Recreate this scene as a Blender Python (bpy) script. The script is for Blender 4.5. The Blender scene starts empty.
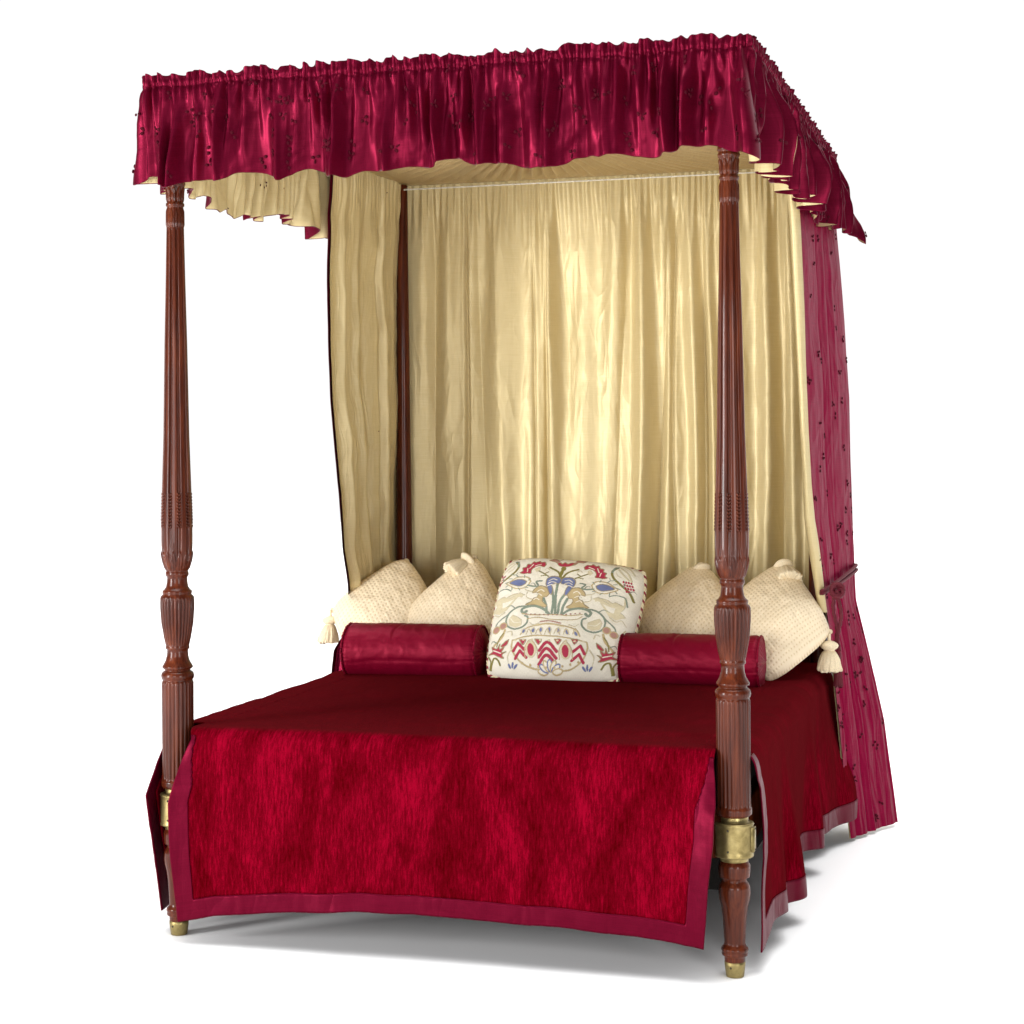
import bpy, math, random
import numpy as np
from mathutils import Matrix, Vector
random.seed(7); rng = np.random.default_rng(11)
C = bpy.context.scene.collection
W, L = 1.544, 1.8685          # distance between post centres across the foot and along the side
PI = math.pi

# ------------------------------------------------------------------ materials
def newmat(name):
    m = bpy.data.materials.new(name); m.use_nodes = True
    nt = m.node_tree; b = nt.nodes['Principled BSDF']
    return m, nt, b
def nd(nt, t, **k):
    n = nt.nodes.new(t)
    for a, v in k.items():
        if a.startswith('i_'): n.inputs[a[2:].replace('_', ' ')].default_value = v
        else: setattr(n, a, v)
    return n
def uvmap(nt, sx, sy, rot=0):
    t = nd(nt, 'ShaderNodeTexCoord'); m = nd(nt, 'ShaderNodeMapping')
    m.inputs['Scale'].default_value = (sx, sy, 1); m.inputs['Rotation'].default_value = (0, 0, rot)
    nt.links.new(t.outputs['UV'], m.inputs['Vector']); return m.outputs['Vector']
def objmap(nt, s):
    t = nd(nt, 'ShaderNodeTexCoord'); m = nd(nt, 'ShaderNodeMapping')
    m.inputs['Scale'].default_value = s
    nt.links.new(t.outputs['Object'], m.inputs['Vector']); return m.outputs['Vector']
def noise(nt, vec, scale, detail=3, rough=.5, dist=0, typ=None):
    n = nd(nt, 'ShaderNodeTexNoise'); n.inputs['Scale'].default_value = scale
    n.inputs['Detail'].default_value = detail; n.inputs['Roughness'].default_value = rough
    n.inputs['Distortion'].default_value = dist
    if typ: n.noise_type = typ
    nt.links.new(vec, n.inputs['Vector']); return n.outputs[0]
def ramp(nt, fac, stops):
    r = nd(nt, 'ShaderNodeValToRGB'); e = r.color_ramp.elements
    while len(e) < len(stops): e.new(.5)
    for x, (p, c) in zip(e, stops):
        x.position = p; x.color = (*c, 1) if len(c) == 3 else c
    nt.links.new(fac, r.inputs[0]); return r.outputs[0]
def bump(nt, h, dist, strength=1, prev=None):
    b = nd(nt, 'ShaderNodeBump'); b.inputs['Distance'].default_value = dist; b.inputs['Strength'].default_value = strength
    nt.links.new(h, b.inputs['Height'])
    if prev: nt.links.new(prev, b.inputs['Normal'])
    return b.outputs[0]
def mth(nt, op, a, b=None):
    n = nd(nt, 'ShaderNodeMath', operation=op)
    for i, v in enumerate((a, b)):
        if v is None: continue
        if isinstance(v, (int, float)): n.inputs[i].default_value = v
        else: nt.links.new(v, n.inputs[i])
    return n.outputs[0]

def silk(name, dark, light, rough=.36, metal=.35, wr=.006, slub=.5, spec=.15):
    m, nt, b = newmat(name)
    v = uvmap(nt, 1, 1)
    # woven slubs: fine horizontal threads
    s1 = noise(nt, uvmap(nt, 9, 420), 1, 3, .6)
    s2 = noise(nt, uvmap(nt, 500, 12), 1, 2, .5)
    mix = mth(nt, 'ADD', mth(nt, 'MULTIPLY', s1, .65), mth(nt, 'MULTIPLY', s2, .35))
    col = ramp(nt, mix, [(.3, dark), (.7, light)])
    nt.links.new(col, b.inputs['Base Color'])
    b.inputs['Metallic'].default_value = metal
    b.inputs['Roughness'].default_value = rough
    b.inputs['Specular IOR Level'].default_value = spec
    b.inputs['Sheen Weight'].default_value = 0.0
    # crinkles: ridged, warped noise stretched along the hang of the cloth
    w1 = noise(nt, uvmap(nt, 4.5, 2.4, .25), 1, 2, .5, .9)
    r1 = mth(nt, 'ABSOLUTE', mth(nt, 'SUBTRACT', w1, .5))
    w2 = noise(nt, uvmap(nt, 11, 4.5, -.35), 1, 2, .45, .5)
    r2 = mth(nt, 'ABSOLUTE', mth(nt, 'SUBTRACT', w2, .5))
    n1 = bump(nt, r1, wr * 5); n2 = bump(nt, r2, wr * 3.2, 1, n1)
    n3 = bump(nt, mix, .0006 * slub, 1, n2)
    nt.links.new(n3, b.inputs['Normal'])
    return m

M = {}
M['claret_silk'] = silk('claret silk', (.095, .0009, .011), (.145, .003, .022), .37, .60, .0016, .4, .10)
M['claret_curtain'] = silk('claret curtain silk', (.16, .0012, .022), (.25, .004, .040), .50, .35, .0048, .5, .03)
M['claret_plain'] = silk('claret satin', (.175, .0008, .015), (.21, .0015, .021), .47, .35, .0020)
M['border_satin'] = silk('claret border satin', (.080, .0004, .009), (.11, .0010, .014), .42, .5, .0030, .3, .06)
M['gold_silk'] = silk('gold silk', (.53, .42, .205), (.61, .50, .275), .42, .18, .0026, .25, .25)
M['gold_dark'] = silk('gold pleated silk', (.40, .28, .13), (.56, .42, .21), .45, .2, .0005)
M['cream_lining'] = silk('cream lining', (.66, .56, .33), (.80, .72, .48), .42, .15, .003)

def velvet(name, dark, light):
    m, nt, b = newmat(name)
    a = noise(nt, uvmap(nt, 170, 22), 1, 6, .78, .25)
    c = noise(nt, uvmap(nt, 9, 3.5), 1, 5, .6, .6)
    d = noise(nt, uvmap(nt, 400, 260), 1, 2, .6)
    mx = mth(nt, 'ADD', mth(nt, 'MULTIPLY', a, .52), mth(nt, 'ADD', mth(nt, 'MULTIPLY', c, .38), mth(nt, 'MULTIPLY', d, .12)))
    col = ramp(nt, mx, [(.41, dark), (.52, tuple(.65 * p + .35 * q for p, q in zip(dark, light))), (.61, light)])
    # cut pile: full colour looking into the pile, near black looking across it
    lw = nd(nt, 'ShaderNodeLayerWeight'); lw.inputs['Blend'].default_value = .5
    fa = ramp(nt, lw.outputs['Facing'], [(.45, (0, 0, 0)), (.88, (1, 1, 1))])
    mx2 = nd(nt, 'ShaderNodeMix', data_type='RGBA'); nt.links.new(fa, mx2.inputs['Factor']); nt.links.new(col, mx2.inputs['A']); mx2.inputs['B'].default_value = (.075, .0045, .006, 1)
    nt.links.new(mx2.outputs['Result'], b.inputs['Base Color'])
    b.inputs['Roughness'].default_value = .75
    b.inputs['Specular IOR Level'].default_value = .0
    b.inputs['Sheen Weight'].default_value = .04
    b.inputs['Sheen Roughness'].default_value = .35
    b.inputs['Sheen Tint'].default_value = (.8, .02, .06, 1)
    n1 = bump(nt, c, .012, .7); n2 = bump(nt, a, .0025, .7, n1)
    nt.links.new(n2, b.inputs['Normal'])
    return m
M['velvet'] = velvet('crimson crushed velvet', (.050, .0002, .0010), (.210, .0011, .0125))

def wood(name, s=1.0, rough=.26):
    m, nt, b = newmat(name)
    g = noise(nt, objmap(nt, (34, 34, 2.2)), 1, 5, .6, 1.3)
    f = noise(nt, objmap(nt, (260, 260, 9)), 1, 3, .6)
    mx = mth(nt, 'ADD', mth(nt, 'MULTIPLY', g, .7), mth(nt, 'MULTIPLY', f, .3))
    col = ramp(nt, mx, [(.32, (.020 * s, .004 * s, .002 * s)), (.5, (.085 * s, .015 * s, .005 * s)), (.7, (.17 * s, .036 * s, .011 * s))])
    nt.links.new(col, b.inputs['Base Color'])
    b.inputs['Roughness'].default_value = rough
    b.inputs['Coat Weight'].default_value = .22
    b.inputs['Specular IOR Level'].default_value = .10
    b.inputs['Coat Roughness'].default_value = .08
    rg = mth(nt, 'MULTIPLY_ADD', g, .25); nt.nodes[-1].inputs[2].default_value = rough - .08
    nt.links.new(rg, b.inputs['Roughness'])
    nt.links.new(bump(nt, f, .0006), b.inputs['Normal'])
    return m
M['wood'] = wood('polished mahogany', .78)
M['wood_dark'] = wood('dark mahogany', .55)

def brass():
    m, nt, b = newmat('aged brass')
    g = noise(nt, objmap(nt, (22, 22, 30)), 1, 5, .65, .5)
    col = ramp(nt, g, [(.25, (.16, .12, .045)), (.5, (.27, .21, .085)), (.8, (.38, .31, .14))])
    nt.links.new(col, b.inputs['Base Color']); b.inputs['Metallic'].default_value = .9
    r = ramp(nt, g, [(.3, (.55,) * 3), (.7, (.25,) * 3)]); nt.links.new(r, b.inputs['Roughness'])
    nt.links.new(bump(nt, g, .0003), b.inputs['Normal'])
    return m
M['brass'] = brass()

def plain(name, col, rough=.6, bscale=0, bd=.001, spec=.4, var=.2):
    m, nt, b = newmat(name)
    n = noise(nt, objmap(nt, (1, 1, 1)), bscale or 60, 4, .6)
    c = ramp(nt, n, [(.3, tuple(x * (1 - var) for x in col)), (.7, tuple(min(1, x * (1 + var)) for x in col))])
    nt.links.new(c, b.inputs['Base Color']); b.inputs['Roughness'].default_value = rough
    b.inputs['Specular IOR Level'].default_value = spec
    if bscale: nt.links.new(bump(nt, n, bd), b.inputs['Normal'])
    return m
M['bud'] = plain('dark claret chenille', (.055, .001, .007), .8, 900, .001, .1)
M['cord'] = plain('claret cord', (.10, .004, .012), .6, 700, .001, .3)
M['ground'] = plain('dark grey base cloth', (.022, .020, .018), .9, 300, .0005, .1)
M['tassel'] = plain('cream tassel thread', (.74, .62, .42), .6, 400, .001, .3)
M['white_braid'] = plain('white piping', (.66, .62, .52), .6, 500, .0005)
M['screw'] = plain('dark screw', (.03, .022, .01), .4)
M['red_thread'] = plain('claret thread', (.24, .015, .03), .7, 600, .0005)
M['cream_thread'] = plain('cream thread', (.74, .65, .42), .7, 600, .0005)

def quilt():
    m, nt, b = newmat('cream woven spot fabric')
    v = uvmap(nt, 1, 1)
    s = nd(nt, 'ShaderNodeSeparateXYZ'); nt.links.new(v, s.inputs[0])
    k = 2 * PI / .0165
    cx = mth(nt, 'COSINE', mth(nt, 'MULTIPLY', s.outputs[0], k))
    cy = mth(nt, 'COSINE', mth(nt, 'MULTIPLY', s.outputs[1], k))
    p = mth(nt, 'MULTIPLY', mth(nt, 'ADD', cx, 1), mth(nt, 'ADD', cy, 1))   # 0..4
    col = ramp(nt, mth(nt, 'MULTIPLY', p, .25), [(.0, (.84, .70, .49)), (.62, (.83, .685, .47)), (.9, (.66, .50, .28))])
    nt.links.new(col, b.inputs['Base Color'])
    b.inputs['Roughness'].default_value = .42; b.inputs['Metallic'].default_value = .1
    w = noise(nt, uvmap(nt, 9, 9), 1, 3, .5, .8)
    n1 = bump(nt, w, .02, .6)
    n2 = bump(nt, mth(nt, 'MULTIPLY', p, -.25), .0011, 1, n1)
    nt.links.new(bump(nt, noise(nt, uvmap(nt, 500, 500), 1, 2), .0006, 1, n2), b.inputs['Normal'])
    return m
M['quilt'] = quilt()

def embro():
    m, nt, b = newmat('crewel embroidered linen')
    a = nd(nt, 'ShaderNodeVertexColor'); a.layer_name = 'stitch'
    n = noise(nt, uvmap(nt, 700, 160), 1, 3, .6)
    hs = nd(nt, 'ShaderNodeHueSaturation'); nt.links.new(a.outputs[0], hs.inputs['Color'])
    nt.links.new(mth(nt, 'MULTIPLY_ADD', n, .5), hs.inputs['Value']); nt.nodes[-1].inputs[2].default_value = .75
    nt.links.new(hs.outputs[0], b.inputs['Base Color']); b.inputs['Roughness'].default_value = .75
    w = noise(nt, uvmap(nt, 7, 7), 1, 3, .5, .6)
    n1 = bump(nt, w, .012, .6)
    nt.links.new(bump(nt, n, .001, 1, bump(nt, a.outputs[1], .0015, 1, n1)), b.inputs['Normal'])
    return m
M['embro'] = embro()

def floor_mat():
    m, nt, b = newmat('white studio floor')
    n = noise(nt, objmap(nt, (1, 1, 1)), 3, 3, .5)
    nt.links.new(ramp(nt, n, [(.3, (.90, .90, .90)), (.7, (.92, .92, .92))]), b.inputs['Base Color'])
    b.inputs['Roughness'].default_value = .7; b.inputs['Specular IOR Level'].default_value = .1
    return m
M['floor'] = floor_mat()

# ------------------------------------------------------------------ numeric helpers
_T = np.random.default_rng(5).random((8, 256, 256))
def vn(x, y, k=0):                     # smooth 2D value noise, -1..1
    x = np.asarray(x, float); y = np.asarray(y, float)
    xi = np.floor(x).astype(int); yi = np.floor(y).astype(int)
    fx = x - xi; fy = y - yi; fx = fx * fx * (3 - 2 * fx); fy = fy * fy * (3 - 2 * fy)
    T = _T[k % 8]; a = T[xi & 255, yi & 255]; b = T[(xi + 1) & 255, yi & 255]
    c = T[xi & 255, (yi + 1) & 255]; d = T[(xi + 1) & 255, (yi + 1) & 255]
    return 2 * ((a * (1 - fx) + b * fx) * (1 - fy) + (c * (1 - fx) + d * fx) * fy) - 1
def fbm(x, y, k=0, o=3):
    r = 0; a = 1; t = 0
    for i in range(o):
        r = r + a * vn(x * 2 ** i + 17.3 * i, y * 2 ** i + 9.1 * i, k + i); t += a; a *= .5
    return r / t
def folds(ph):                         # round lobes outward, narrow valleys
    return 1.55 * np.abs(np.sin(ph * .5)) ** .8 - 1.0
def sm(a, b, x):
    t = np.clip((x - a) / (b - a), 0, 1); return t * t * (3 - 2 * t)
def interp(x, pts):
    p = np.array(pts, float); o = np.argsort(p[:, 0]); p = p[o]
    if p.shape[1] == 2: return np.interp(x, p[:, 0], p[:, 1])
    return np.stack([np.interp(x, p[:, 0], p[:, i]) for i in range(1, p.shape[1])], -1)
def normals(P):
    du = np.gradient(P, axis=0); dv = np.gradient(P, axis=1)
    n = np.cross(du, dv); return n / (np.linalg.norm(n, axis=-1, keepdims=True) + 1e-12)

class MB:
    def __init__(s): s.v = []; s.f = []; s.m = []; s.uv = []; s.n = 0; s.col = None
    def add(s, V, F, mi=0, UV=None):
        V = np.asarray(V, float).reshape(-1, 3); F = np.asarray(F, int)
        s.v.append(V); s.f.append((F + s.n, mi))
        s.uv.append(np.zeros((len(V), 2)) if UV is None else np.asarray(UV, float).reshape(-1, 2)); s.n += len(V)
    def grid(s, P, UV=None, mi=0, mask=None, wu=False, wv=False, flip=False):
        nu, nv = P.shape[:2]
        I = np.arange(nu * nv).reshape(nu, nv)
        if wu: I = np.concatenate([I, I[:1]], 0)
        if wv: I = np.concatenate([I, I[:, :1]], 1)
        F = np.stack([I[:-1, :-1], I[1:, :-1], I[1:, 1:], I[:-1, 1:]], -1)
        if flip: F = F[..., ::-1]
        F = F[mask] if mask is not None else F.reshape(-1, 4)
        if len(F) == 0: return
        V = P.reshape(-1, 3); U = None if UV is None else UV.reshape(-1, 2)
        if mask is not None:
            used, inv = np.unique(F, return_inverse=True); V = V[used]; F = inv.reshape(-1, 4)
            if U is not None: U = U[used]
        s.add(V, F, mi, U)
    def ball(s, c, ax, mi=0, nu=8, nv=5):          # ellipsoid with three axis vectors
        th = np.linspace(0, 2 * PI, nu, endpoint=False); ph = np.linspace(.12, PI - .12, nv)
        T, Q = np.meshgrid(th, ph, indexing='ij')
        D = np.stack([np.cos(T) * np.sin(Q), np.sin(T) * np.sin(Q), np.cos(Q)], -1)
        s.grid(np.asarray(c) + D @ np.asarray(ax), None, mi, wu=True)
    def box(s, lo, hi, mi=0):
        lo = np.array(lo, float); hi = np.array(hi, float)
        V = np.array([[(lo, hi)[i][0], (lo, hi)[j][1], (lo, hi)[k][2]] for i in (0, 1) for j in (0, 1) for k in (0, 1)])
        s.add(V, [[0, 1, 3, 2], [4, 6, 7, 5], [0, 4, 5, 1], [2, 3, 7, 6], [0, 2, 6, 4], [1, 5, 7, 3]], mi)
    def tube(s, pts, r, mi=0, n=8, twist=0, lob=0, closed=False):
        P = np.array(pts, float); T = np.gradient(P, axis=0)
        if closed: T = np.roll(P, -1, 0) - np.roll(P, 1, 0)
        T /= np.linalg.norm(T, axis=1, keepdims=True) + 1e-12
        up = np.array([0, 0, 1.]) if abs(T[:, 2]).mean() < .8 else np.array([1., 0, 0])
        A = np.cross(T, up); A /= np.linalg.norm(A, axis=1, keepdims=True) + 1e-12; B = np.cross(T, A)
        sl = np.concatenate([[0], np.cumsum(np.linalg.norm(np.diff(P, axis=0), axis=1))])
        th = np.linspace(0, 2 * PI, n, endpoint=False)
        TH = th[None, :] + 0 * sl[:, None]
        R = np.broadcast_to(np.asarray(r, float).reshape(-1, 1) if np.ndim(r) else np.full((len(P), 1), r), TH.shape)
        if lob: R = R * (1 + .22 * np.cos(lob * TH + twist * sl[:, None]))
        G = P[:, None] + (A[:, None] * np.cos(TH)[..., None] + B[:, None] * np.sin(TH)[..., None]) * R[..., None]
        s.grid(G, np.stack([TH * .01, sl[:, None] + 0 * TH], -1), mi, wu=closed, wv=True)
    def build(s, name, mats, parent=None, smooth=True, solid=0, colors=None):
        V = np.concatenate(s.v); me = bpy.data.meshes.new(name)
        me.vertices.add(len(V)); me.vertices.foreach_set('co', V.ravel())
        F = np.concatenate([f for f, _ in s.f]); mi = np.concatenate([np.full(len(f), k) for f, k in s.f])
        me.loops.add(F.size); me.loops.foreach_set('vertex_index', F.ravel().astype(np.int32))
        me.polygons.add(len(F)); me.polygons.foreach_set('loop_start', (np.arange(len(F)) * 4).astype(np.int32))
        me.polygons.foreach_set('material_index', mi.astype(np.int32))
        me.update(calc_edges=True)
        u = me.uv_layers.new(name='UVMap'); UV = np.concatenate(s.uv)[F.ravel()]
        u.data.foreach_set('uv', UV.ravel().astype(np.float32))
        if colors is not None:
            ca = me.color_attributes.new('stitch', 'FLOAT_COLOR', 'POINT'); ca.data.foreach_set('color', colors.ravel().astype(np.float32))
        for m in (mats if isinstance(mats, (list, tuple)) else [mats]): me.materials.append(m)
        if smooth: me.polygons.foreach_set('use_smooth', np.ones(len(F), bool))
        me.validate(); me.update()
        o = bpy.data.objects.new(name, me); C.objects.link(o)
        if parent: o.parent = parent
        if solid:
            md = o.modifiers.new('thickness', 'SOLIDIFY'); md.thickness = solid; md.offset = -1
        return o
def tag(o, label, cat, group=None):
    o['label'] = label; o['category'] = cat
    if group: o['group'] = group
    return o
def thing(name, label, cat, loc=(0, 0, 0), group=None):
    o = bpy.data.objects.new(name, None); C.objects.link(o); o.location = loc
    o.empty_display_size = .1
    return tag(o, label, cat, group)

# ------------------------------------------------------------------ setting
mb = MB(); mb.grid(np.array([[[x, y, 0.] for y in (-20, 26)] for x in (-26, 26)]), flip=False)
fl = mb.build('floor', M['floor'], smooth=False); fl['kind'] = 'structure'

# ------------------------------------------------------------------ the bed
bed = thing('four_poster_bed', 'tall mahogany four-poster bed frame with carved foot posts and pleated gold canopy ceiling', 'bed', (0, 0, 0))

PX = 395.74
prof = [  # z, half width in px of the photograph, flute count, flute depth, mode
 (2.328, 12, 0, 0), (2.30, 12, 0, 0), (2.12, 11, 0, 0), (2.100, 10, 0, 0), (2.095, 11.5, 0, 0), (2.086, 11.6, 0, 0), (2.083, 10.6, 0, 0), (2.079, 10.6, 0, 0), (2.076, 11.3, 0, 0), (2.070, 11, 0, 0),
 (2.066, 9.9, 10, .10), (2.05, 9.1, 10, .14), (2.026, 8.8, 10, .14), (2.022, 8.8, 0, 0), (2.020, 10, 0, 0), (2.013, 10.1, 0, 0), (2.010, 8.9, 0, 0),
 (2.006, 9.2, 20, .05), (1.985, 9.4, 20, .08), (1.957, 9.5, 20, .10), (1.950, 9.5, 10, .17), (1.80, 10.7, 10, .24), (1.631, 12.3, 10, .24), (1.378, 14.0, 10, .22),
 (1.22, 16.0, 10, .20), (1.20, 16.2, 10, .16), (1.126, 17.0, 10, .15), (1.08, 17.0, 10, .12), (1.05, 16.3, 10, .07), (1.03, 15.0, 10, .05), (1.012, 12.8, 10, .02), (1.003, 11.7, 0, 0),
 (1.0, 12.4, 0, 0), (.992, 12.6, 0, 0), (.988, 11.5, 0, 0), (.984, 10.9, 0, 0), (.972, 11.2, 0, 0), (.960, 12.0, 0, 0), (.952, 14.0, 0, 0), (.949, 15.8, 0, 0), (.942, 16.0, 0, 0), (.939, 15.4, 0, 0), (.934, 17.6, 0, 0),
 (.929, 18.3, 26, .03), (.915, 18.5, 26, .12), (.898, 18.4, 26, .12), (.86, 17.3, 26, .12), (.822, 14.8, 26, .10), (.800, 12.9, 26, .03), (.797, 12.6, 0, 0), (.794, 13.0, 0, 0), (.789, 12.9, 0, 0), (.786, 11.5, 0, 0), (.78, 11.4, 0, 0),
 (.768, 11.8, 0, 0), (.755, 13.2, 0, 0), (.746, 15.2, 0, 0), (.740, 16.6, 0, 0), (.736, 16.5, 0, 0), (.732, 14.2, 0, 0), (.729, 13.8, 0, 0), (.726, 15.5, 0, 0), (.722, 17.3, 0, 0), (.714, 18, 0, 0), (.706, 17.4, 0, 0), (.702, 16, 0, 0),
 (.700, 16.6, 22, .0), (.694, 17.3, 22, .08), (.57, 17.2, 22, .08), (.435, 17.0, 22, .08), (.427, 17.1, 22, .0), (.425, 18.0, 0, 0), (.410, 18.0, 0, 0), (.406, 16, 0, 0), (.403, 13.5, 0, 0),
 (.292, 13.5, 0, 0), (.289, 14.6, 0, 0), (.281, 16, 0, 0), (.27, 16.1, 0, 0), (.258, 15.6, 0, 0), (.252, 15.2, 0, 0), (.250, 13.2, 0, 0), (.244, 12.4, 0, 0), (.240, 13, 0, 0), (.236, 14.2, 0, 0), (.228, 15.6, 0, 0), (.212, 16, 0, 0), (.195, 15.2, 0, 0), (.175, 13.3, 0, 0),
 (.15, 12, 0, 0), (.11, 10.9, 0, 0), (.085, 10.5, 0, 0), (.078, 11.5, 0, 0), (.074, 13.2, 0, 0), (.068, 13.6, 0, 0), (.063, 12.6, 0, 0), (.060, 13.2, 0, 0), (.055, 12.8, 0, 0), (.052, 10.6, 0, 0), (.034, 10.1, 0, 0), (.01, 9, 0, 0)]
def lathe(profile, nt=208, dz=.005, leaf=True):
    z = []
    for (a, b) in zip(profile[:-1], profile[1:]):
        n = max(1, int(math.ceil((a[0] - b[0]) / dz))); z += list(np.linspace(a[0], b[0], n, endpoint=False))
    z.append(profile[-1][0]); z = np.array(z)
    p = np.array([q[:2] + q[3:] for q in profile])[::-1]
    r = np.interp(z, p[:, 0], p[:, 1]) / PX; dp = np.interp(z, p[:, 0], p[:, 2])
    cnt = np.array([min(profile, key=lambda q: abs(q[0] - zz) + (5 if q[2] == 0 else 0))[2] for zz in z])
    th = np.linspace(0, 2 * PI, nt, endpoint=False)
    Z, T = np.meshgrid(z, th, indexing='ij'); R = r[:, None] * np.ones_like(T)
    N = cnt[:, None]; c = np.cos(N * T)
    groove = np.where(N == 10, sm(.05, -.75, c), np.where(N >= 20, 1 - np.abs(np.cos(N * T * .5)) ** .6, sm(.4, -.6, c)))
    rib = np.where(N == 10, .25 * np.exp(-((1 + c) / .12)), 0)        # thin bead on the floor of each flute
    R = R * (1 - dp[:, None] * (groove - rib))
    if leaf:
        # carved acanthus: upright tongues round capital and bulb, arched tips
        for z0, z1, n, a in ((2.024, 2.068, 10, .0028), (1.955, 2.008, 12, .0024), (1.005, 1.062, 14, .0035)):
            zz = (Z - z0) / (z1 - z0); cc = np.abs(np.cos(n * T * .5))
            inside = sm(0, .08, zz) * sm(.0, .12, (.55 + .45 * cc ** 2) - zz) * (zz > 0)
            R = R + a * inside * (.45 + .55 * cc - .5 * np.exp(-((cc - 1) / .03) ** 2))
    return np.stack([R * np.cos(T), R * np.sin(T), Z], -1)

def foot_post(x, y):
    root = MB(); P = lathe(prof)
    th = np.arctan2(P[..., 1], P[..., 0]); uv = np.stack([th * .03, P[..., 2]], -1)
    # square block above the capital is left to the tester
    root.grid(P, uv, 0, wv=True, flip=True)
    o = root.build('post', M['wood'], bed); o.location = (x, y, 0)
    o['label'] = 'foot post with reeded shaft, carved husks and brass fittings'
    w = MB()
    for k in range(10):
        a0 = (k + .5) * 2 * PI / 10
        for i in range(11):
            z = 1.215 - i * .0088; r = float(np.interp(z, [1.08, 1.126, 1.2, 1.22], [17.0, 17., 16.2, 16.])) / PX - .0022
            for sd in (-1, 1):
                a = a0 + sd * .085; c = np.array([math.cos(a) * r, math.sin(a) * r, z])
                rad = np.array([math.cos(a), math.sin(a), 0]); tan = np.array([-math.sin(a), math.cos(a), 0]); up = np.array([0, 0, 1.])
                d1 = up * .0052 + tan * sd * .0028; d2 = tan * .0022 - up * sd * .0010
                w.ball(c, [rad * .0042, d2 * 1.2, d1], 0, 6, 4)
    w.build('husk_carving', M['wood'], o)
    b = MB()
    bp = [(.408, 13.6, 0, 0), (.400, 14.4, 0, 0), (.391, 14.4, 0, 0), (.390, 17.5, 0, 0), (.389, 19.4, 0, 0), (.386, 20.0, 0, 0), (.382, 19.3, 0, 0), (.312, 19.2, 0, 0), (.308, 19.8, 0, 0), (.304, 19.2, 0, 0), (.303, 14.4, 0, 0), (.293, 14.3, 0, 0), (.291, 13.4, 0, 0)]
    Q = lathe(bp, 64, .01, False); b.grid(Q, None, 0, wv=True, flip=True)
    b.box((.035, -.016, .318), (.053, .016, .378))         # hinged bolt plate
    for zz in (.375, .322):
        b.ball((.012 - .02, -.0487, zz), np.eye(3) * .0028, 1)
        b.ball((.053, 0, zz), np.eye(3) * .003, 1)
    b.build('brass_collar', [M['brass'], M['screw']], o)
    b = MB(); Q = lathe([(.040, 9.9, 0, 0), (.039, 10.5, 0, 0), (.03, 10.4, 0, 0), (.002, 9.0, 0, 0), (.0006, 8.6, 0, 0), (.0005, .3, 0, 0)], 40, .01, False)
    b.grid(Q, None, 0, wv=True, flip=True); b.ball((-.007, -.0245, .026), np.eye(3) * .003, 1)
    b.build('brass_foot', [M['brass'], M['screw']], o)
    return o
def copy_tree(o, parent=None, loc=None):
    c = o.copy(); C.objects.link(c); c.parent = parent
    if loc: c.location = loc
    for ch in list(o.children): copy_tree(ch, c)
    return c
fp = foot_post(W, 0); copy_tree(fp, bed, (0, 0, 0))
hp = [(2.33, 7, 0, 0), (2.328, 8, 0, 0), (2.0, 8.6, 0, 0), (1.3, 10.6, 0, 0), (.8, 12.5, 0, 0), (.6, 13, 0, 0), (.2, 13, 0, 0), (0.0, 9, 0, 0)]
for x in (0, W):
    b = MB(); b.grid(lathe(hp, 40, .05, False), None, 0, wv=True, flip=True)
    o = b.build('post', M['wood'], bed); o.location = (x, L, 0); o['label'] = 'plain tapering round head post'
# rails, inner base, tester frame
b = MB(); b.box((.03, -.02, .30), (W - .03, .02, .42)); b.build('end_rail', M['wood_dark'], bed, False)
b = MB(); b.box((.03, L - .02, .30), (W - .03, L + .02, .62)); b.build('end_rail', M['wood_dark'], bed, False)
for x in (0, W):
    b = MB(); b.box((x - .02, .03, .30), (x + .02, L - .03, .42)); b.build('side_rail', M['wood_dark'], bed, False)
b = MB(); b.box((.025, .06, .20), (W - .025, L - .03, .545)); b.build('base', M['ground'], bed, False)
b = MB(); e = .045
b.box((-e, -e, 2.333), (W + e, .0, 2.348)); b.box((-e, L, 2.333), (W + e, L + e, 2.348))
b.box((-e, .002, 2.335), (0, L - .002, 2.346)); b.box((W, .002, 2.335), (W + e, L - .002, 2.346))
b.build('canopy_frame', M['wood_dark'], bed, False)
b = MB(); b.box((-e + .004, -e + .004, 2.349), (W + e - .004, L + e - .004, 2.353)); b.build('canopy_light_cover', M['cream_lining'], bed, False)  # unseen cover over the frame, added so no light leaks through
# pleated sunburst ceiling
npl = 112; th = np.linspace(0, 2 * PI, npl * 8, endpoint=False); cx, cy = W / 2, L / 2
hx, hy = W / 2 + .035, L / 2 + .035
Rb = 1 / np.maximum(np.abs(np.cos(th)) / hx, np.abs(np.sin(th)) / hy)
tt = np.linspace(.012, 1, 30) ** 1.1
T, Q = np.meshgrid(th, tt, indexing='ij'); R = Q * Rb[:, None]
ph = T * npl + .8 * fbm(T * 9, Q * 2, 2)
ph = (ph / (2 * PI)) % 1
saw = np.where(ph < .86, ph / .86, (1 - ph) / .14)
Z = 2.332 - saw * (.006 + .024 * np.minimum(1, R * 1.4)) * (1 - sm(.80, .95, Q)) + .010 * (1 - Q) ** 2
P = np.stack([cx + R * np.cos(T), cy + R * np.sin(T), Z], -1)
b = MB(); b.grid(P, np.stack([T * .7, R], -1), 0, wu=True, flip=True)
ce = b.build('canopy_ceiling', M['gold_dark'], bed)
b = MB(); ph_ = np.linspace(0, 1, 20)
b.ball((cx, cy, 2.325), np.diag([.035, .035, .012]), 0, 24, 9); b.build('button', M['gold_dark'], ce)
b = MB(); b.tube([(x, L - .035, 2.308) for x in np.linspace(.02, W - .02, 40)], .0028, 0, 8); b.build('piping', M['white_braid'], ce)

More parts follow.
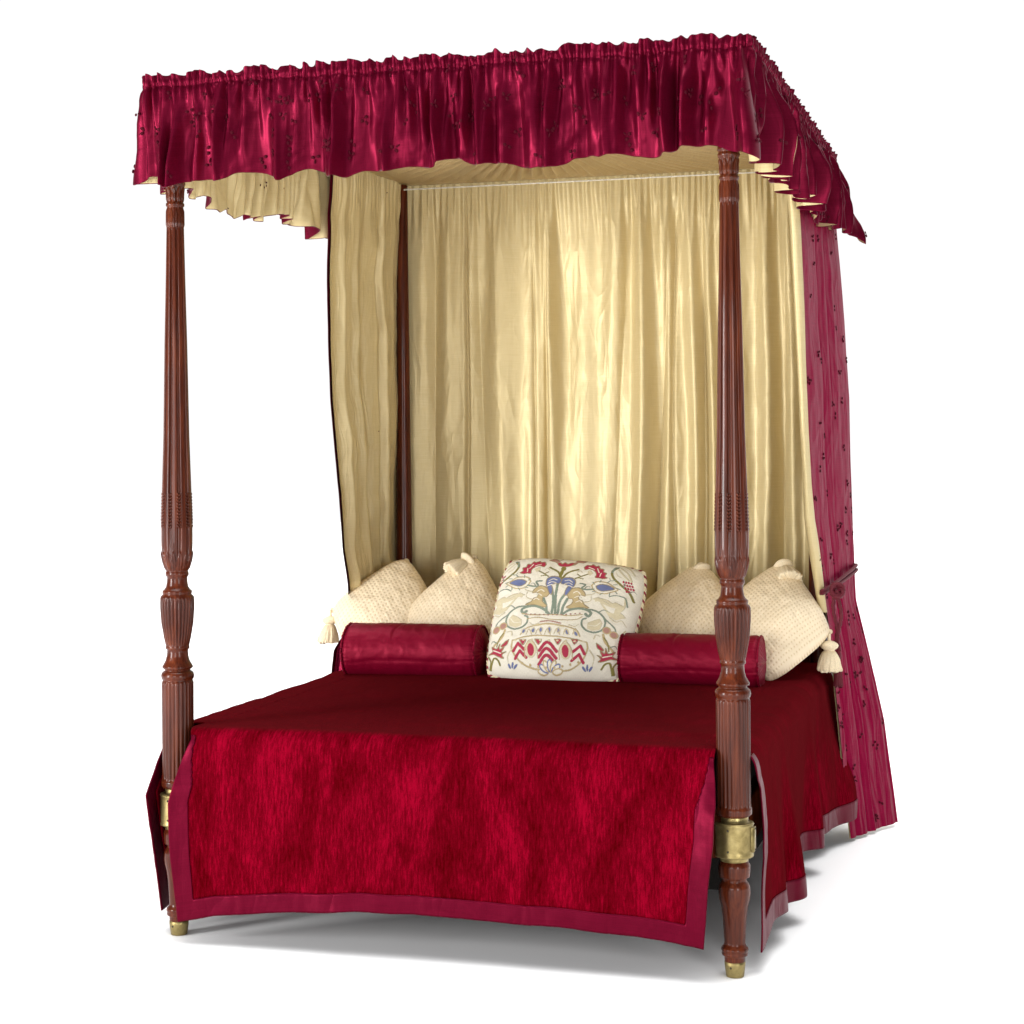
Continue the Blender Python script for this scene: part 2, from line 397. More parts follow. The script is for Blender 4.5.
# ------------------------------------------------------------------ cloth with lining
def buds(mb, P, N, n, mi, k=4, size=.0058, smin=0, seed=3):
    r = np.random.default_rng(seed); nu, nv = P.shape[:2]
    for q in range(n):
        i = int(r.integers(4, nu - 4)); j = int(r.integers(int(nv * smin) + 1, nv - 3))
        p = P[i, j]; nn = N[i, j]; t = P[i, min(nv - 1, j + 2)] - P[i, j]; t /= np.linalg.norm(t) + 1e-9; s_ = np.cross(nn, t)
        a = r.uniform(0, 2 * PI); d = t * math.cos(a) + s_ * math.sin(a); d2 = np.cross(nn, d)
        for sg in (-1, 1):
            mb.ball(p + nn * .0026 + d * sg * size * 1.15 + d2 * .002 * sg, [nn * .0022, d * size * .95, d2 * size * .7], mi, 7, 4)
        if r.random() < .5: mb.ball(p + nn * .0020 + d2 * size * 1.9, [nn * .003, d * size * .45, d2 * size * 1.1], mi, 6, 4)

# ---- canopy valance: three sides, one gathered strip
e = .068
Ls = L + e + .06
segs = [(np.array([-e, L + .06]), np.array([-e, -e])), (np.array([-e, -e]), np.array([W + e, -e])), (np.array([W + e, -e]), np.array([W + e, L + .06]))]
lens = [np.linalg.norm(b_ - a_) for a_, b_ in segs]; tot = sum(lens)
ns = 1700; s = np.linspace(0, tot, ns); rc = .018
base = np.zeros((ns, 2)); out = np.zeros((ns, 2))
for i, si in enumerate(s):
    acc = 0
    for k, (a_, b_) in enumerate(segs):
        if si <= acc + lens[k] + 1e-9 or k == 2:
            d = (b_ - a_) / lens[k]; base[i] = a_ + d * (si - acc); out[i] = (d[1], -d[0]); break
        acc += lens[k]
# soften direction at the corners
ker = np.hanning(31); ker /= ker.sum()
for c in range(2):
    out[:, c] = np.convolve(np.pad(out[:, c], 15, 'edge'), ker, 'valid'); base[:, c] = np.convolve(np.pad(base[:, c], 15, 'edge'), ker, 'valid')
out /= np.linalg.norm(out, axis=1, keepdims=True)
nv = 74; t = np.linspace(0, 1, nv); H = .296 + 0 * s; H = H - .018 * (1 - sm(.4, lens[0], s)); H = H[:, None]
S, Tt = np.meshgrid(s, t, indexing='ij')
# irregular fold phase: hem folds ~9 cm, gathers at the rod ~2.6 cm
warp = 1.0 * vn(s * 2.7, s * 0 + .5, 1) + .38 * vn(s * 7.7, s * 0 + 3.5, 2)
ph_h = 2 * PI * (s / .150 + warp * .8)
ph_g = 2 * PI * (s / .021 + warp * 1.3 + .35 * vn(s * 30, s * 0, 3))
ph_m = 2 * PI * (s / .068 + 1.1 * vn(s * 5.3, s * 0 + 8, 4))
ampl = .75 + .55 * vn(s * 4.2, s * 0 + 2.2, 5)
A = (s * 0)[:, None] + np.zeros_like(Tt)
lean = .22 * (Tt - .2) * vn(S * 4, Tt * .8, 6) * 3
ph1 = ph_h[:, None] + lean; ph2 = ph_m[:, None] + lean * 1.5 + .6 * vn(S * 6, Tt * 2, 4)
ph3 = 2 * PI * (s / .041 + warp * 1.6 + .5 * vn(s * 11, s * 0 + 6, 5))[:, None] + .8 * vn(S * 12, Tt * 3, 2)
a2 = .7 + .9 * vn(S * 7, Tt * 1.5, 1); a3 = .7 + .9 * vn(S * 13, Tt * 2.5, 6)
D = (.036 * sm(.08, 1.0, Tt) * ampl[:, None] * np.sin(ph1 + .55 * np.sin(ph1))
     + .023 * sm(.06, .45, Tt) * (1 - .30 * sm(.6, 1, Tt)) * a2 * np.sin(ph2 + .5 * np.sin(ph2))
     + .0105 * sm(.03, .22, Tt) * (1 - .70 * sm(.45, 1, Tt)) * a3 * np.sin(ph3 + .4 * np.sin(ph3))
     + .0062 * (1 - sm(.06, .40, Tt)) * np.sin(ph_g[:, None] + 1.2 * vn(S * 25, Tt * 8, 7))
     + .009 * sm(.15, .6, Tt) * fbm(S * 11 + Tt * 1.8, Tt * 1.3, 3, 2) + .0026 * sm(.1, .3, Tt) * fbm(S * 26 + Tt * 7, Tt * 3.5, 1, 2))
D += .004 * (1 - sm(.0, .05, Tt)) * np.sin(ph_g[:, None] * .5)
D -= .004 * np.exp(-((Tt - .105 - .01 * vn(S * 20, S * 0, 3)) / .02) ** 2)                           # pinched stitching line of the rod pocket
D = np.where(D < 0, -.030 * np.tanh(-D / .030), D) + .006 * sm(.2, 1, Tt)                                               # hem kicks out a little
flare = np.exp(-((s - (tot - .08)) / .16) ** 2)[:, None] * sm(.1, 1, Tt)  # back right corner swings out
D += .060 * flare
side = np.cos(ph_h[:, None] + lean) * .009 * sm(.1, .9, Tt) * ampl[:, None]
# folds of the right side throw their hems sideways more
rs = sm(tot - lens[2] + .02, tot - lens[2] + .3, s)[:, None]
D = D * (1 + .30 * rs); side = side * (1 + .2 * rs)
Z = 2.364 - H * Tt + .009 * (1 - sm(0, .06, Tt)) * vn(S * 60, S * 0, 2) + Tt ** 2 * (.022 * vn(S * 10, S * 0 + 4, 6) + .006 * vn(S * 31, S * 0 + 7, 2) - .007 * np.sin(ph_h[:, None]))
along = np.stack([-out[:, 1], out[:, 0]], -1)
P = np.zeros((ns, nv, 3)); P[..., :2] = base[:, None] + out[:, None] * D[..., None] + along[:, None] * side[..., None]; P[..., 2] = Z
N = -normals(P)
if (N[ns // 2, :, 1].mean() > 0): N = -N
UV = np.stack([S * 1.5, Tt * H], -1)
val = thing('canopy_valance', 'gathered claret silk valance with cream lining running round the top of the bed canopy', 'valance', (W / 2, -e, 2.2))
def child_abs(o, par):
    o.parent = par; o.matrix_parent_inverse = Matrix.Translation(-Vector(par.location))
b = MB(); b.grid(P, UV); buds(b, P, N, 330, 1, smin=.08, size=.0064)
b.grid(np.stack([P[:, -1], P[:, -1] - np.array([0, 0, .002]) - N[:, -1] * .001, P[:, -1] - N[:, -1] * .0026], 1), np.stack([np.stack([s] * 3, 1), np.zeros((ns, 3))], -1))
child_abs(b.build('outer_fabric', [M['claret_silk'], M['bud']]), val)
Pl = P[:, 8:] - N[:, 8:] * .0028; b = MB(); b.grid(Pl, UV[:, 8:])
child_abs(b.build('lining', [M['gold_silk'], M['cream_lining']]), val)

# ---- generic hanging curtain
def hanging(name, label, cat, fn, nu, nvv, outer, inner, face, cloth_w, cloth_h, nb=0, seed=1, edge=None, group=None, lrow=None):
    a = np.linspace(0, 1, nu); v = np.linspace(0, 1, nvv); A_, V_ = np.meshgrid(a, v, indexing='ij')
    P = fn(A_, V_); N = normals(P)
    if np.mean(N @ np.array(face)) < 0: N = -N
    UV = np.stack([A_ * cloth_w, V_ * cloth_h], -1)
    b0 = P.reshape(-1, 3).min(0)
    r = thing(name, label, cat, (float(P[..., 0].mean()), float(P[..., 1].mean()), max(0, float(b0[2]))), group)
    b = MB(); b.grid(P, UV)
    if nb: buds(b, P, N, nb, 1, seed=seed, size=.0062)
    child_abs(b.build('outer_fabric', [outer, M['bud']]), r)
    k = 0 if edge is None else edge
    Pi = (P[k:] - N[k:] * .006)[:, :lrow]
    b = MB(); b.grid(Pi, UV[k:, :lrow]); child_abs(b.build('lining', inner), r)
    return r, P, N

# back curtain hangs behind the head posts (gold side forward)
def back_fn(A, V):
    x = -.04 + A * (W + .08); z = 2.346 - V * 2.28; sA = A * 1.62
    w = .6 * vn(sA * 3.3, V * .5, 1) + .35 * vn(sA * 8, V * .9, 2)
    big = folds(2 * PI * (sA / .185 + w) + .8 * vn(sA * 2, V * 1.5, 4))
    mid = np.sin(2 * PI * (sA / .105 + 1.2 * w) + 1.5 * vn(sA * 5, V * 2, 5))
    gat = np.sin(2 * PI * (sA / .026 + w * 1.4) + vn(sA * 30, V * 9, 3))
    d = (.044 * sm(.01, .25, V) * (.75 + .5 * vn(sA * 4, V * .6, 6)) * big + .015 * sm(.0, .1, V) * (.7 + .9 * vn(sA * 6, V * 1.7, 7)) * mid + .0035 * sm(.05, .3, V) * np.abs(fbm(sA * 10 + V * 3, V * 5 - sA * 4, 5, 2)) ** .6
         + .0055 * (1 - sm(.01, .14, V)) * gat + .012 * sm(.03, .2, V) * fbm(sA * 8 + V, V * 5, 2))
    for c, k in ((.165, 1), (.36, 2), (.655, 3)):        # three deep pleats where widths meet
        d = d - .022 * np.exp(-((A - c - .006 * vn(V * 3, V * 0, k)) / .005) ** 2) * sm(0, .15, V)
    return np.stack([x + .004 * vn(sA * 20, V * 6, 4), L + .055 - d, z], -1)
bc, _, _ = hanging('back_curtain', 'gold silk curtain hanging full width behind the cushions at the head of the bed', 'curtain', back_fn, 620, 150, M['gold_silk'], M['cream_lining'], (0, -1, 0), 2.6, 2.25)

# side curtains: leading edge and trailing edge of each, from the rod to the floor
leadL = [(2.31, .0, 1.16), (2.138, -.03, 1.194), (1.849, -.045, 1.225), (1.507, -.05, 1.265), (1.229, -.05, 1.325), (.982, -.055, 1.387), (.855, -.06, 1.44), (.70, -.12, 1.62), (.60, -.19, 1.63), (.35, -.21, 1.60), (.01, -.25, 1.60)]
trailL = [(2.31, -.01, L + .03), (.9, -.03, L + .03), (.4, -.10, L + .03), (.01, -.16, L + .04)]
leadR = [(2.31, 1.560, 1.16), (2.02, 1.574, 1.2), (1.707, 1.578, 1.25), (1.388, 1.583, 1.3), (1.095, 1.588, 1.38), (.858, 1.607, 1.5), (.648, 1.625, 1.57), (.47, 1.638, 1.58), (.259, 1.655, 1.60), (.012, 1.675, 1.62)]
trailR = [(2.31, 1.600, 1.93), (2.103, 1.616, 1.93), (1.782, 1.641, 1.93), (1.498, 1.656, 1.93), (1.073, 1.662, 1.93), (.79, 1.674, 1.93), (.579, 1.722, 1.93), (.369, 1.766, 1.93), (.159, 1.794, 1.93), (.012, 1.812, 1.93)]
def side_fn(lead, trail, sgn, k, amp, curl, nf=5.2):
    def f(A, V):
        z = 2.331 - V * (2.331 - .012)
        a = interp(z, lead); b_ = interp(z, trail)
        Pxy = a * (1 - A[..., None]) + b_ * A[..., None]
        dirv = b_ - a; dirv = dirv / np.linalg.norm(dirv, axis=-1, keepdims=True)
        nrm = np.stack([dirv[..., 1], -dirv[..., 0]], -1)       # points to +x for a curtain running to the back
        w = .5 * vn(A * 3, V * .8, k) + .3 * vn(A * 7, V * 1.2, k + 1)
        d = amp * ((.35 + .65 * sm(0, .2, V)) * folds(2 * PI * (A * nf + w)) + .14 * np.sin(2 * PI * (A * 9 + 1.3 * w) + vn(A * 5, V * 3, 2)) + .8 * fbm(A * 3.5 + V * 3, V * 12, k + 2))
        d = d + .004 * (1 - sm(.01, .08, V)) * np.sin(2 * PI * A * 30)
        d = d - .3 * amp * np.exp(-((z - .88) / .05) ** 2)
        d = sgn * d
        env = sm(0, .06, A) * sm(1.02, .93, A)
        d = d * (.25 + .75 * env)
        cu = curl * np.exp(-(A / .035) ** 2)
        Pxy = Pxy + nrm * (d - sgn * cu)[..., None] + dirv * (.35 * amp * np.sin(2 * PI * A * nf) * env)[..., None]
        return np.concatenate([Pxy, z[..., None]], -1)
    return f
lc, _, _ = hanging('side_curtain', 'gold-lined claret curtain hanging beside the bare left head post, lining side showing', 'curtain', side_fn(leadL, trailL, -1, 1, .020, .0), 260, 160, M['claret_silk'], M['gold_silk'], (-1, 0, 0), 1.5, 2.3, 60, 5, 5, 'side curtains at the head of the bed', 108)
rcn, PR, NR = hanging('side_curtain', 'shiny claret silk curtain with dark buds, tied back by a cord near the right post', 'curtain', side_fn(leadR, trailR, 1, 3, .008, .0, 3.3), 260, 170, M['claret_curtain'], M['gold_silk'], (1, 0, 0), .75, 2.3, 85, 9, None, 'side curtains at the head of the bed')
# folded-back lining edge of the right curtain
v = np.linspace(0, .665, 160); z = 2.31 - v * 2.298; a = interp(z, leadR)
rows = []
for q, (dx, dy) in enumerate([(.003, .012), (.004, -.002), (-.004, -.014), (-.012, -.022), (-.020, -.024), (-.027, -.016)]):
    rows.append(np.stack([a[:, 0] + dx + .004 * vn(v * 9, v * 0 + q, 2), a[:, 1] + dy + .012 * vn(v * 6, v * 0 + .4 * q, 3), z], -1))
G = np.stack(rows, 0); b = MB(); b.grid(G, np.stack([np.arange(6)[:, None] * .012 + 0 * v, v[None] * 2.3 + np.zeros((6, 1))], -1))
child_abs(b.build('folded_edge', M['gold_silk'], None, True, .003), rcn)

# ---- tie-back cord
tb = thing('tieback_cord', 'twisted claret cord with a dark tassel knotted round the right-hand curtain', 'tieback', (1.64, 1.7, .88))
b = MB()
an = np.linspace(0, 2 * PI, 120, endpoint=False)
def loop(z0, dz, rx=.020, ry=.226):
    return np.stack([1.637 + rx * np.cos(an) * 1.0 + .060 * np.sin(an) * .55, 1.70 + ry * np.sin(an), z0 + dz * np.sin(an + .3)], -1)
b.tube(loop(.885, .030), .0055, 0, 9, 260, 3, True); b.tube(loop(.873, .026, .022, .228), .0055, 0, 9, 260, 3, True)
child_abs(b.build('rope', M['cord']), tb)
b = MB(); kx, ky, kz = 1.655, 1.475, .862
for q in range(3):
    a2 = np.linspace(0, 2 * PI, 30, endpoint=False)
    b.tube(np.stack([kx + .018 * np.cos(a2), ky - .012 + .010 * np.sin(a2 + q), kz - .008 + .016 * np.sin(a2) + .006 * q], -1), .0068, 0, 8, 260, 3, True)
for dx in (-.008, .006):
    zz = np.linspace(kz, .66, 40); b.tube(np.stack([kx + dx + .006 * np.sin(zz * 40 + dx * 300), ky - .012 + 0 * zz, zz], -1), .0060, 0, 8, 260, 3)
child_abs(b.build('knot', M['cord']), tb)
def tassel(name, mats, parent, c, size, lean=(0, 0), thin=1.0, aim=None, stub=True):
    b = MB()
    c = np.array(c, float)
    n = 96; th = np.linspace(0, 2 * PI, n, endpoint=False)
    pr = [(0, .15), (.03, .45), (.10, .75), (.17, .85), (.25, .72), (.30, .50), (.33, .46), (.36, .55), (.40, .62), (.55, .78), (.75, .95), (.92, 1.05), (.99, 1.02), (1.0, .5), (.97, .1)]
    pr = np.array(pr); tq = np.linspace(0, 1, 40); idx = np.interp(tq, np.linspace(0, 1, len(pr)), np.arange(len(pr)))
    zz = np.interp(idx, np.arange(len(pr)), pr[:, 0]); rr = np.interp(idx, np.arange(len(pr)), pr[:, 1])
    ZZ, TH = np.meshgrid(zz, th, indexing='ij'); RR = rr[:, None] * (1 + sm(.30, .5, ZZ) * (.10 * np.abs(np.sin(11 * TH + 3 * vn(TH * 3, ZZ * 2, 1))) + .08 * vn(TH * 9, ZZ * 3, 2)))
    low = sm(.8, 1, ZZ) * .06 * vn(TH * 12, ZZ * 0, 4)
    Rr = size * .36 * thin
    X = np.stack([RR * np.cos(TH) * Rr + lean[0] * ZZ * size, RR * np.sin(TH) * Rr + lean[1] * ZZ * size, -(ZZ + low) * size], -1)
    if aim is not None:
        q_ = Vector((0, 0, -1)).rotation_difference(Vector(aim)).to_matrix(); X = X @ np.array(q_).T
    X = X + c
    b.grid(X, np.stack([TH * .02, ZZ * .05], -1), 0, wv=True)
    if stub: b.tube([c + np.array([0, 0, size * .22]), c + np.array([0, 0, .1 * size]), c], size * .05, 0, 8)
    o = b.build(name, mats)
    child_abs(o, parent); return o
tassel('tassel', M['cord'], tb, (kx, ky - .012, .665), .12, thin=.32)

# ------------------------------------------------------------------ velvet bedspread
ZT = .577
sp = thing('bedspread', 'crimson crushed velvet bedspread with satin border hanging over foot and sides of the bed', 'bedspread', (W / 2, L / 2, ZT - .03))
def topz(x, y):
    return ZT + .004 * fbm(x * 1.3, y * 5, 2) + .0036 * fbm(x * .9, y * 11, 4) + .010 * np.exp(-((x - W / 2) / .7) ** 2) - .004
r0 = .058
def roll(d):                            # d = arc distance past the edge start -> horizontal, drop
    q = np.clip(d / (r0 * PI / 2), 0, 1) * PI / 2
    return r0 * np.sin(q), r0 * (1 - np.cos(q)) + np.maximum(0, d - r0 * PI / 2)
dropc = .53
du = np.concatenate([np.linspace(dropc, 0, 90), -np.linspace(.012, 1.84, 130)])   # arc past the front edge (negative = on top)
uu = np.linspace(0, 1, 460)
U_, D_ = np.meshgrid(uu, du, indexing='ij')
h, dr = roll(np.maximum(D_, 0)); zf = ZT - dr
xl = interp(ZT - dr, [(.05, .045), (.15, .038), (.25, .030), (.39, .024), (.44, .036), (.50, .052), (.55, .072), (.577, .055)])
xr = interp(ZT - dr, [(.05, 1.478), (.15, 1.488), (.25, 1.497), (.35, 1.510), (.448, 1.514), (.50, 1.510), (.55, 1.505), (.577, 1.503)])
ontop = D_ <= 0
xl = np.where(ontop, .055, xl); xr = np.where(ontop, 1.503, xr)
X = xl + (xr - xl) * U_
hemz = interp(X, [(0, .050), (.15, .085), (.374, .108), (.715, .124), (1.04, .116), (1.306, .103), (1.49, .086)]) + .003 * vn(X * 9, X * 0, 2)
sc = (ZT - r0 - hemz) / (dropc - r0 * PI / 2)
zf = np.where(D_ > r0 * PI / 2, ZT - r0 - (D_ - r0 * PI / 2) * sc, ZT - dr)
k = sm(.03, dropc, D_)
yy = -.012 - h - .012 * k - .010 * k * fbm(X * 4, zf * 2, 1) - .0040 * sm(.02, .1, D_) * fbm(X * 16, zf * 4, 5)
edge = np.exp(-((X - xl) / .09)) + np.exp(-((xr - X) / .09))
yy = yy - .035 * edge * sm(.08, .22, D_) * sm(.62, .25, D_) + .020 * edge * sm(.35, .5, D_) * 0
zz = np.where(ontop, topz(X, -.012 - D_), zf + (topz(X, 0 * X) - ZT) * sm(.4, 0, D_))
yy = np.where(ontop, -.012 - D_, yy)
P = np.stack([X, yy, zz], -1); UV = np.stack([X, -D_], -1)
bw = .052
nu_, nv_ = len(uu), len(du)
fu = (uu[:-1] + uu[1:]) / 2; fd = (du[:-1] + du[1:]) / 2
ed = np.minimum(fu, 1 - fu) * 1.45
# satin strip: along the two slit edges of the drop and along the hem
bm = (ed[:, None] < bw * (.25 + .75 * sm(.05, .2, fd[None, :]))) & (fd[None, :] > .045) | ((fd[None, :] > dropc - bw) & (ed[:, None] > -1))
mv = MB(); mbd = MB()
mv.grid(P, UV, 0, ~bm, flip=False)
# puckered satin, standing slightly proud
Nn = normals(P); 
if Nn[nu_ // 2, 20, 1] > 0: Nn = -Nn
Pb = P + Nn * (.0025 + .0016 * fbm(X * 22 + zf * 9, zf * 26, 3))[..., None]
mbd.grid(Pb, UV, 0, bm)
def wing(sgn):
    # from the top sheet outwards and down; sgn=+1 right side, -1 left side
    dropw = .54; dw = np.concatenate([np.linspace(-.080, 0, 9, endpoint=False), np.linspace(0, dropw, 100)])
    y01 = np.linspace(0, 1, 250); Y_, Dw = np.meshgrid(y01, dw, indexing='ij')
    h, dr = roll(np.maximum(Dw, 0)); 
    if sgn > 0: yf = interp(dr, [(0, .0), (.05, .005), (.08, .03), (.11, .075), (.15, .10), (.22, .13), (.30, .13), (.40, .06), (.56, .02)])
    else: yf = interp(dr, [(0, .055), (.05, .04), (.10, -.01), (.18, -.075), (.26, -.05), (.40, .00), (.56, .035)])
    yb = 1.83 + .02 * sm(.0, .5, dr)
    Yv = yf + (yb - yf) * Y_
    xe = (1.542 if sgn > 0 else .002)
    x = xe + sgn * (np.minimum(Dw, 0) + h)
    kk = sm(.02, dropw, Dw)
    ph = 2 * PI * (Yv / .47 + .30 * vn(Yv * 3, dr * 1.0, 3)) + .2
    out_ = kk * (.012 + .024 * np.sin(ph) + .014 * np.sin(ph * 1.73 + 1) + .012 * vn(Yv * 5, Yv * 0, 6)) + .010 * kk * fbm(Yv * 6, dr * 2, 4) + .0020 * sm(0, .1, Dw) * fbm(Yv * 26, dr * 1.5, 1)
    out_ = out_ + .075 * kk * sm(1.35, 1.8, Yv); out_ = out_ * (.35 + .65 * sm(0, .25, Yv - yf))
    if sgn > 0: out_ = out_ + .030 * kk * np.exp(-(((Yv - .42) / .16) ** 2)) - .004 * kk * np.exp(-((Y_ / .05) ** 2))
    x = x + sgn * out_
    z = np.where(Dw <= 0, topz(x, Yv), ZT - dr * (.985) + (topz(x * 0 + xe, Yv) - ZT) * sm(.3, 0, Dw)) + .012 * kk * vn(Yv * 4, 0 * Yv + 2, 5) + .006 * kk
    P = np.stack([x, Yv, np.maximum(z - .02 * kk * np.exp(-(Y_ / .06) ** 2), .008)], -1); UV = np.stack([Yv, Dw], -1)
    fy = (y01[:-1] + y01[1:]) / 2 * 1.75; fdw = (dw[:-1] + dw[1:]) / 2
    m = ((fy[:, None] < bw) & (fdw[None] > .05)) | (fdw[None] > dropw - bw - .01) | ((1.75 - fy[:, None] < bw) & (fdw[None] > .05))
    N = normals(P); 
    if (N[100, 60, 0] * sgn) < 0: N = -N
    mv.grid(P, UV, 0, ~m, flip=sgn > 0)
    mbd.grid(P + N * (.0022 + .0012 * fbm(Yv * 20, dr * 20, 2))[..., None], UV, 0, m, flip=sgn > 0)
wing(1); wing(-1)
child_abs(mv.build('velvet_cover', M['velvet'], None, True, .004), sp)
child_abs(mbd.build('satin_border', M['border_satin'], None, True, .004), sp)

# ------------------------------------------------------------------ cushions and bolsters
def patch(cs, th, n=90, pin=.10, power=.42, back=.35, flatten=0, seed=1, rnd=.0):
    """pillow spanned by four corners (bottom, right, top, left), bulging to both sides"""
    c = np.array(cs, float); g = np.linspace(-1, 1, n)
    U, V = np.meshgrid(g, g, indexing='ij')
    def pos(u, v):
        a = (u + 1) / 2; b_ = (v + 1) / 2
        return ((1 - a) * (1 - b_))[..., None] * c[0] + (a * (1 - b_))[..., None] * c[1] + (a * b_)[..., None] * c[2] + ((1 - a) * b_)[..., None] * c[3]
    un = U * (1 - pin * (1 - V ** 2) * np.abs(U) ** 2); vn_ = V * (1 - pin * (1 - U ** 2) * np.abs(V) ** 2)
    un = un * np.sqrt(1 - rnd * 2 * V ** 4 * np.abs(U)); vn_ = vn_ * np.sqrt(1 - rnd * 2 * U ** 4 * np.abs(V))
    B = pos(un, vn_)
    nrm = np.cross(c[2] - c[0], c[1] - c[3]); nrm /= np.linalg.norm(nrm)
    if nrm[1] > 0: nrm = -nrm
    prof_ = ((1 - U ** 2) * (1 - V ** 2)) ** power
    wr = .006 * fbm(U * 2.5 + seed, V * 2.5, seed) * prof_ ** .5 + .0025 * fbm(U * 7 + seed, V * 7, seed + 1) * sm(0, .3, prof_)
    F = B + nrm * (th * prof_ + wr)[..., None]; K = B - nrm * (th * back * prof_)[..., None]
    return F, K, nrm, U, V
def cushion(name, label, cs, th, mat, group=None, **k):
    c = np.array(cs, float); F, K, nrm, U, V = patch(cs, th, **k)
    r = thing(name, label, 'cushion', (float(c[:, 0].mean()), float(c[:, 1].mean()), float(c[:, 2].min())), group)
    sz = .43
    b = MB(); b.grid(F, np.stack([U * sz / 2, V * sz / 2], -1)); b.grid(K, np.stack([U * sz / 2, V * sz / 2 + .5], -1), flip=True)
    return r, b, F, nrm
GA = 'cream spotted tasselled cushions propped at the head of the bed'
def knot(name, c, s, parent):
    b = MB(); c = np.array(c)
    for q in range(5):
        a = np.linspace(0, 2 * PI, 16, endpoint=False) ; o = rng.normal(size=3); o /= np.linalg.norm(o); p = np.cross(o, [0.3, .5, .8]); p /= np.linalg.norm(p); w = np.cross(o, p)
        b.tube(c + s * .55 * (np.cos(a)[:, None] * p + np.sin(a)[:, None] * w) , s * .28, 0, 7, closed=True)
    o = b.build(name, M['tassel']); child_abs(o, parent)
cream = [
 ('A', 'leftmost cream cushion, its lower tassel dangling beside the end of the left bolster', [[.066, 1.32, .500], [.318, 1.50, .662], [.088, 1.66, .955], [-.166, 1.50, .762]]),
 ('B', 'cream cushion between the leftmost cream cushion and the embroidered one', [[.328, 1.29, .50], [.562, 1.47, .700], [.361, 1.62, .970], [.118, 1.47, .740]]),
 ('C', 'cream cushion just right of the embroidered one, partly behind the carved right post', [[1.154, 1.32, .500], [1.375, 1.50, .720], [1.173, 1.66, .945], [.940, 1.50, .752]]),
 ('D', 'rightmost cream cushion, tassel hanging off its right corner over the bed edge', [[1.452, 1.27, .560], [1.650, 1.45, .722], [1.462, 1.63, .950], [1.225, 1.47, .759]])]
for i, (k, lab, cs) in enumerate(cream):
    r, b, F, nrm = cushion('scatter_cushion', lab, cs, .095, M['quilt'], GA, n=80, pin=-.01, power=.42, seed=i + 1, rnd=.09)
    child_abs(b.build('cover', M['quilt']), r)
    top = F[-1, -1]; left = F[0, -1]; right = F[-1, 0]
    if k in 'BCD':
        knot('knot', top + nrm * .02 - np.array([0, 0, .014]), .019, r)
        tassel('tassel', M['tassel'], r, top + nrm * .035 + np.array([-.004, 0, -.018]), .100, (0, 0), 1.15, {'B': (-.5, -.55, -.55), 'C': (.35, -.45, -.85), 'D': (.35, -.75, -.55)}[k], False)
    else: knot('knot', top - np.array([0, 0, .008]), .016, r)
    if k == 'A':
        knot('knot', left, .012, r); tassel('tassel', M['tassel'], r, left + np.array([-.004, -.01, -.02]), .095, (-.10, 0))
    if k == 'B': knot('knot', left + nrm * .01, .015, r)
    if k == 'D':
        knot('knot', right, .010, r); tassel('tassel', M['tassel'], r, right + np.array([-.002, -.01, -.028]), .100, (.0, 0))

# embroidered cushion: pattern stitched in the mesh colours
ecs = [[.535, 1.14, .575], [1.0, 1.14, .572], [1.048, 1.36, .927], [.552, 1.36, .961]]   # BL BR TR TL
CB = np.array([(72, 716), (822, 740), (965, 92), (196, 22)], float)
def px2uv(p):
    u, v = .5, .5
    for _ in range(12):
        f = ((1 - u) * (1 - v)) * CB[0] + u * (1 - v) * CB[1] + u * v * CB[2] + (1 - u) * v * CB[3] - np.array(p)
        fu_ = (1 - v) * (CB[1] - CB[0]) + v * (CB[2] - CB[3]); fv = (1 - u) * (CB[3] - CB[0]) + u * (CB[2] - CB[1])
        d = np.linalg.solve(np.array([fu_, fv]).T, -f); u += d[0]; v += d[1]
    return np.array([u, v])
n = 330
F, K, nrm, U, V = patch(ecs, .085, n=n, pin=-.015, power=.34, seed=9, rnd=.07)
gu = ((U + 1) / 2).ravel(); gv = ((V + 1) / 2).ravel()
col = np.tile(np.array([.80, .75, .62]), (n * n, 1)); hgt = np.zeros(n * n)
PXU = 1 / 760.
def put(m, c, a=1.0, hh=1.):
    col[m] = col[m] * (1 - a) + np.array(c) * a; hgt[m] = hh
def mirror(l): return [(2 * (.492 - .045 * b) - a, b) for a, b in l]   # the motif sits a little left of centre towards the top
def smooth_(pts, m=8):
    p = np.array(pts, float); q = np.vstack([2 * p[0] - p[1], p, 2 * p[-1] - p[-2]]); o = []
    for i in range(1, len(q) - 2):
        for t_ in np.linspace(0, 1, m, endpoint=False):
            o.append(.5 * ((2 * q[i]) + (-q[i - 1] + q[i + 1]) * t_ + (2 * q[i - 1] - 5 * q[i] + 4 * q[i + 1] - q[i + 2]) * t_ ** 2 + (-q[i - 1] + 3 * q[i] - 3 * q[i + 1] + q[i + 2]) * t_ ** 3))
    o.append(p[-1]); return np.array(o)
def stroke(c, w, pts, mir=True, px=True, taper=False):
    q = [px2uv(p) for p in pts] if px else pts
    for w_, Q in ((0, q),) + (((1, mirror(q)),) if mir else ()):
        S_ = smooth_(Q) if len(Q) > 2 else np.array(Q, float); r_ = w * 1.2 * PXU / 2
        bb = (gu > S_[:, 0].min() - r_) & (gu < S_[:, 0].max() + r_) & (gv > S_[:, 1].min() - r_) & (gv < S_[:, 1].max() + r_)
        ix = np.where(bb)[0]; best = np.full(len(ix), 9.)
        for i, (a, b_) in enumerate(zip(S_[:-1], S_[1:])):
            ab = b_ - a; t_ = np.clip(((gu[ix] - a[0]) * ab[0] + (gv[ix] - a[1]) * ab[1]) / (ab @ ab + 1e-12), 0, 1)
            d_ = np.hypot(gu[ix] - a[0] - t_ * ab[0], gv[ix] - a[1] - t_ * ab[1])
            if taper: d_ = d_ / (1 - .7 * i / len(S_))
            best = np.minimum(best, d_)
        put(ix[best < r_], c)
